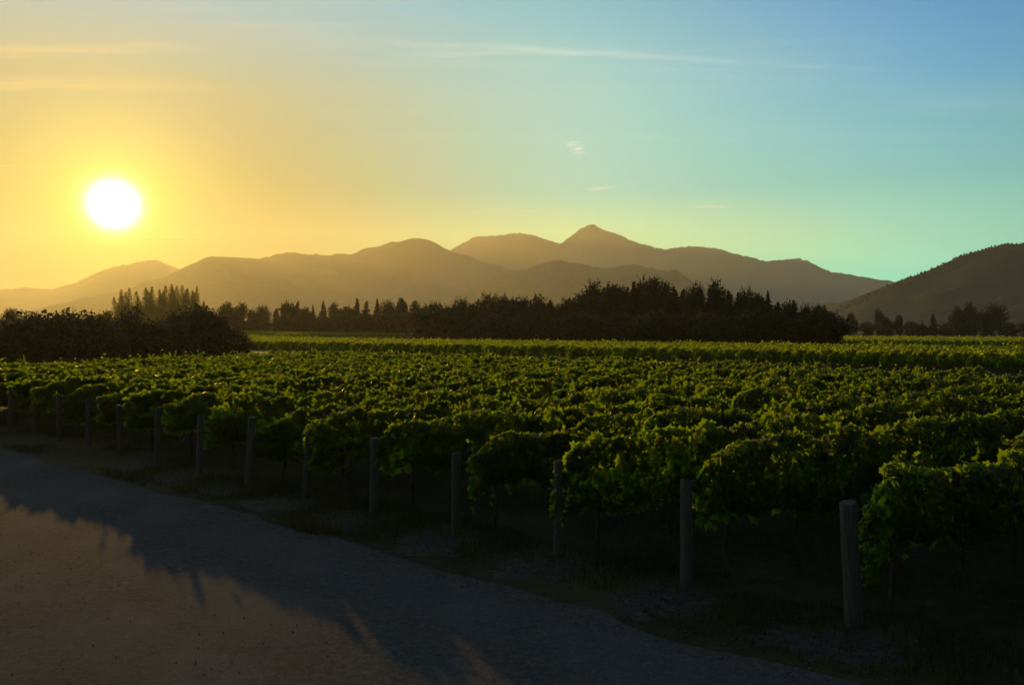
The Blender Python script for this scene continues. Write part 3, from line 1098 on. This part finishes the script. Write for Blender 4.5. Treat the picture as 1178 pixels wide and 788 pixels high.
mid = []
for (k, px, top, dd, wd) in [
        (R_, 492, 351, 143, 1.1), (B_, 505, 351, 146, 1.0), (R_, 518, 354, 140, 1.1), (B_, 529, 346, 148, .9), (B_, 543, 349, 145, 1.0), (B_, 556, 341, 150, 1.0), (B_, 572, 343, 144, 1.1),
        (R_, 586, 343, 150, 1.2), (B_, 600, 340, 146, 1.2), (B_, 617, 342, 150, 1.1), (C_, 633, 344, 158, 1.3), (B_, 648, 346, 152, 1.0), (C_, 655, 343, 160, 1.2),
        (B_, 672, 332, 158, 1.0), (B_, 688, 328, 160, 1.0), (B_, 703, 327, 158, .9), (B_, 716, 328, 160, .8), (C_, 729, 324, 150, 1.2), (B_, 739, 325, 156, .8), (B_, 751, 320, 152, 1.0),
        (B_, 764, 321, 150, .8), (C_, 775, 329, 148, 1.3), (C_, 786, 333, 146, 1.3), (B_, 799, 331, 145, .8), (C_, 806, 335, 150, 1.2), (C_, 816, 331, 146, 1.0), (B_, 827, 326, 145, .7), (C_, 838, 334, 147, 1.4),
        (C_, 849, 336, 145, 1.3), (B_, 861, 336, 147, .8), (B_, 873, 338, 145, .8), (C_, 883, 335, 148, 1.1), (C_, 895, 347, 145, 1.3), (C_, 913, 345, 146, 1.3), (B_, 928, 353, 144, .8), (B_, 940, 350, 143, .6),
        (B_, 948, 350, 142, .55), (C_, 955, 358, 142, 1.1), (R_, 955, 374, 138, .7)]:
    mid.append((k, px, yb(px, dd), top, wd))
for i, px in enumerate(range(486, 946, 17)):
    mid.append((R_, px + (i * 7 % 5) - 2, yb(px, 136 + (i * 3 % 5)), 358 + (i * 7 % 11), 1.3 + (i * 5 % 4) * .1))
env_x = [m[1] for m in sorted(mid[:39], key=lambda t: t[1])]
env_y = [m[3] for m in sorted(mid[:39], key=lambda t: t[1])]
rb = random.Random(31)
for i, px in enumerate(range(490, 950, 13)):
    top = max(np.interp(px - 8, env_x, env_y), np.interp(px + 8, env_x, env_y), np.interp(px, env_x, env_y)) + rb.uniform(1, 9)
    mid.append((C_ if rb.random() < .55 else B_, px + rb.uniform(-3, 3), yb(px, 153 + rb.uniform(0, 8)), top, rb.uniform(.9, 1.25)))
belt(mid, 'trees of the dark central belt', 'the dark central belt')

belt([(B_, 980, 330, 361, .8), (R_, 996, 340, 371, 1.5), (B_, 1011, 335, 358, .8), (R_, 1020, 330, 366, 1.2), (B_, 1034, 330, 362, 1.0), (R_, 1048, 340, 370, 1.4), (C_, 1061, 335, 368, 1.2), (C_, 1073, 335, 360, 1.4),
      (R_, 1088, 340, 372, 1.5), (B_, 1101, 330, 351, .9), (B_, 1116, 332, 350, .9), (R_, 1133, 335, 371, 1.5), (B_, 1143, 330, 352, 1.3), (R_, 1160, 335, 371, 1.5), (R_, 1182, 335, 370, 1.5),
      (R_, 972, 345, 373, 1.6), (R_, 1060, 345, 374, 1.6), (R_, 1110, 345, 372, 1.6), (B_, 1200, 335, 366, 1.0)],
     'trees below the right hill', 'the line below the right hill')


# bush along the crest of the right hill: far off, one mass
def crest_bush():
    r = np.random.default_rng(77)
    h = bpy.data.objects['hill_right']
    co = np.empty(len(h.data.vertices) * 3, np.float32); h.data.vertices.foreach_get('co', co); co = co.reshape(-1, 3)
    near = co[(np.abs(co[:, 1] - 1400) < 32) & (co[:, 2] > 18)]
    i = r.integers(0, len(near), 1500)
    b = near[i] + np.stack([r.uniform(-3, 3, 1500), r.uniform(-8, 8, 1500), np.zeros(1500)], 1)
    V, T, n = [], [], 0
    for p in b:
        hh = r.uniform(1.5, 5.0) * (1.3 if r.uniform() < .08 else 1); ww = hh * r.uniform(.3, .6)
        k = 6
        for lev, (q, f) in enumerate(((0.0, .8), (.35, 1.0), (.7, .62))):
            for j in range(k):
                an = 2 * math.pi * j / k + lev
                rr = ww * f * r.uniform(.65, 1.15)
                V.append((p[0] + rr * math.cos(an), p[1] + rr * math.sin(an), p[2] - 1.5 + hh * q))
        V.append((p[0] + r.uniform(-.3, .3), p[1], p[2] - 1.5 + hh))
        for lev in range(2):
            for j in range(k):
                a, b2 = n + lev * k + j, n + lev * k + (j + 1) % k
                T += [(a, b2, a + k), (b2, b2 + k, a + k)]
        for j in range(k):
            T.append((n + 2 * k + j, n + 2 * k + (j + 1) % k, n + 3 * k))
        n += 3 * k + 1
    o = obj('bush', mesh_np('bush', V, [np.array(T)], M['conifer']))
    tag(o, 'distant dark bush covering the crest of the right hill', 'woodland', kind='stuff')


crest_bush()

# ------------------------------------------------------------------ small things on the ground
def grass():
    r = np.random.default_rng(5)
    n = 120000
    d = np.concatenate([r.uniform(8.7, 11.5, n // 2), r.uniform(10.5, 24, n - n // 2)])
    s = np.concatenate([r.uniform(-6, 50, n // 2), r.uniform(-8, 40, n - n // 2)])
    p = d[:, None] * np.array(NV)[None] + s[:, None] * np.array(U)[None]
    cl = Noise3(r, 1.6, 9)(p * np.array([1, 1, 0]))
    bare = np.min(np.abs((s[:, None] - (S0 + STEP * np.arange(0, 18))[None])), 1)
    keep = (cl > -0.35) & ~((bare < 0.75) & (d < 10.9) & (d > 9.3) & (r.uniform(0, 1, n) < .75)) & ((d > 9.0) | (cl > .2))
    p, cl = p[keep], cl[keep]
    n = len(p)
    h = r.uniform(.03, .11, n) * (1 + np.clip(cl, 0, 1) * 1.6)
    an = r.uniform(0, 6.283, n); w_ = r.uniform(.004, .010, n)
    tall = Noise3(r, 3.2, 9)(p * np.array([1, 1, 0])) > 0.75
    h = np.where(tall, h * r.uniform(1.2, 2.8, n), h)
    dx = np.stack([np.cos(an), np.sin(an), np.zeros(n)], 1)
    ln = np.stack([r.normal(0, .35, n), r.normal(0, .35, n), np.ones(n)], 1) * h[:, None]
    V = np.empty((n, 3, 3)); V[:, 0] = p - dx * w_[:, None]; V[:, 1] = p + dx * w_[:, None]; V[:, 2] = p + ln
    V[:, :2, 2] -= .01
    me = mesh_np('grass', V.reshape(-1, 3), [np.arange(n * 3).reshape(-1, 3)], M['grass'])
    tag(obj('grass', me), 'short rough grass on the verge and between the vines', 'grass', kind='stuff')


def stones():
    r = np.random.default_rng(9)
    pts = []
    for n in range(0, 14):
        c = np.array(P(D0 - 0.75, S0 + STEP * n))
        for k in range(150 if n < 5 else 50):
            q = r.normal(0, 1, 2) * np.array([.42, .62])
            pts.append((c + np.array(NV) * q[0] + np.array(U) * q[1], r.uniform(.008, .028)))
    for k in range(1500):
        c = np.array(P(8.75 + r.normal(0, .22), r.uniform(-4, 45)))
        pts.append((c, r.uniform(.007, .024)))
    for k in range(3000):
        c = np.array(P(r.uniform(-3, 8.7), r.uniform(-6, 35)))
        pts.append((c, r.uniform(.005, .013)))
    bm = bmesh.new(); bmesh.ops.create_icosphere(bm, subdivisions=1, radius=1)
    bv = np.array([v.co[:] for v in bm.verts]); bf = np.array([[v.index for v in f.verts] for f in bm.faces]); bm.free()
    V, T = [], []
    for i, (c, k) in enumerate(pts):
        m_ = bv * r.uniform(.6, 1.3, (len(bv), 1)) * np.array([1, r.uniform(.6, 1), r.uniform(.45, .8)]) * k
        a = r.uniform(0, 6.28); ca, sa = math.cos(a), math.sin(a)
        m_ = m_ @ np.array([[ca, -sa, 0], [sa, ca, 0], [0, 0, 1]])
        V.append(m_ + c + np.array([0, 0, k * .3 + .006])); T.append(bf + i * len(bv))
    me = mesh_np('gravel', np.concatenate(V), [np.concatenate(T)], M['stone'])
    tag(obj('gravel', me), 'loose pale stones along the road edge and round the posts', 'gravel', kind='stuff')


def patches():
    for n in range(0, 9):
        r = random.Random(60 + n)
        bm = bmesh.new()
        c = P(D0 - 0.75 + r.uniform(-.15, .1), S0 + STEP * n + r.uniform(-.3, .2), 0.004)
        k = 64
        ring = []
        a0, a1 = r.uniform(.45, .7), r.uniform(.6, 1.0)
        ph = [r.uniform(0, 6.28) for _ in range(3)]
        for j in range(k):
            an = 2 * math.pi * j / k
            f = 1 + .22 * math.sin(2 * an + ph[0]) + .14 * math.sin(5 * an + ph[1]) + .10 * math.sin(9 * an + ph[2]) + .07 * math.sin(17 * an + ph[0]) + .05 * math.sin(27 * an + ph[1])
            v = c + NV * (a0 * f * math.cos(an)) + U * (a1 * f * math.sin(an))
            ring.append(bm.verts.new(v))
        bm.faces.new(ring)
        me = bpy.data.meshes.new('gravel_patch'); bm.to_mesh(me); bm.free()
        me.materials.append(M['earth'])
        tag(obj('gravel_patch', me), kind='structure')


grass(); stones(); patches()
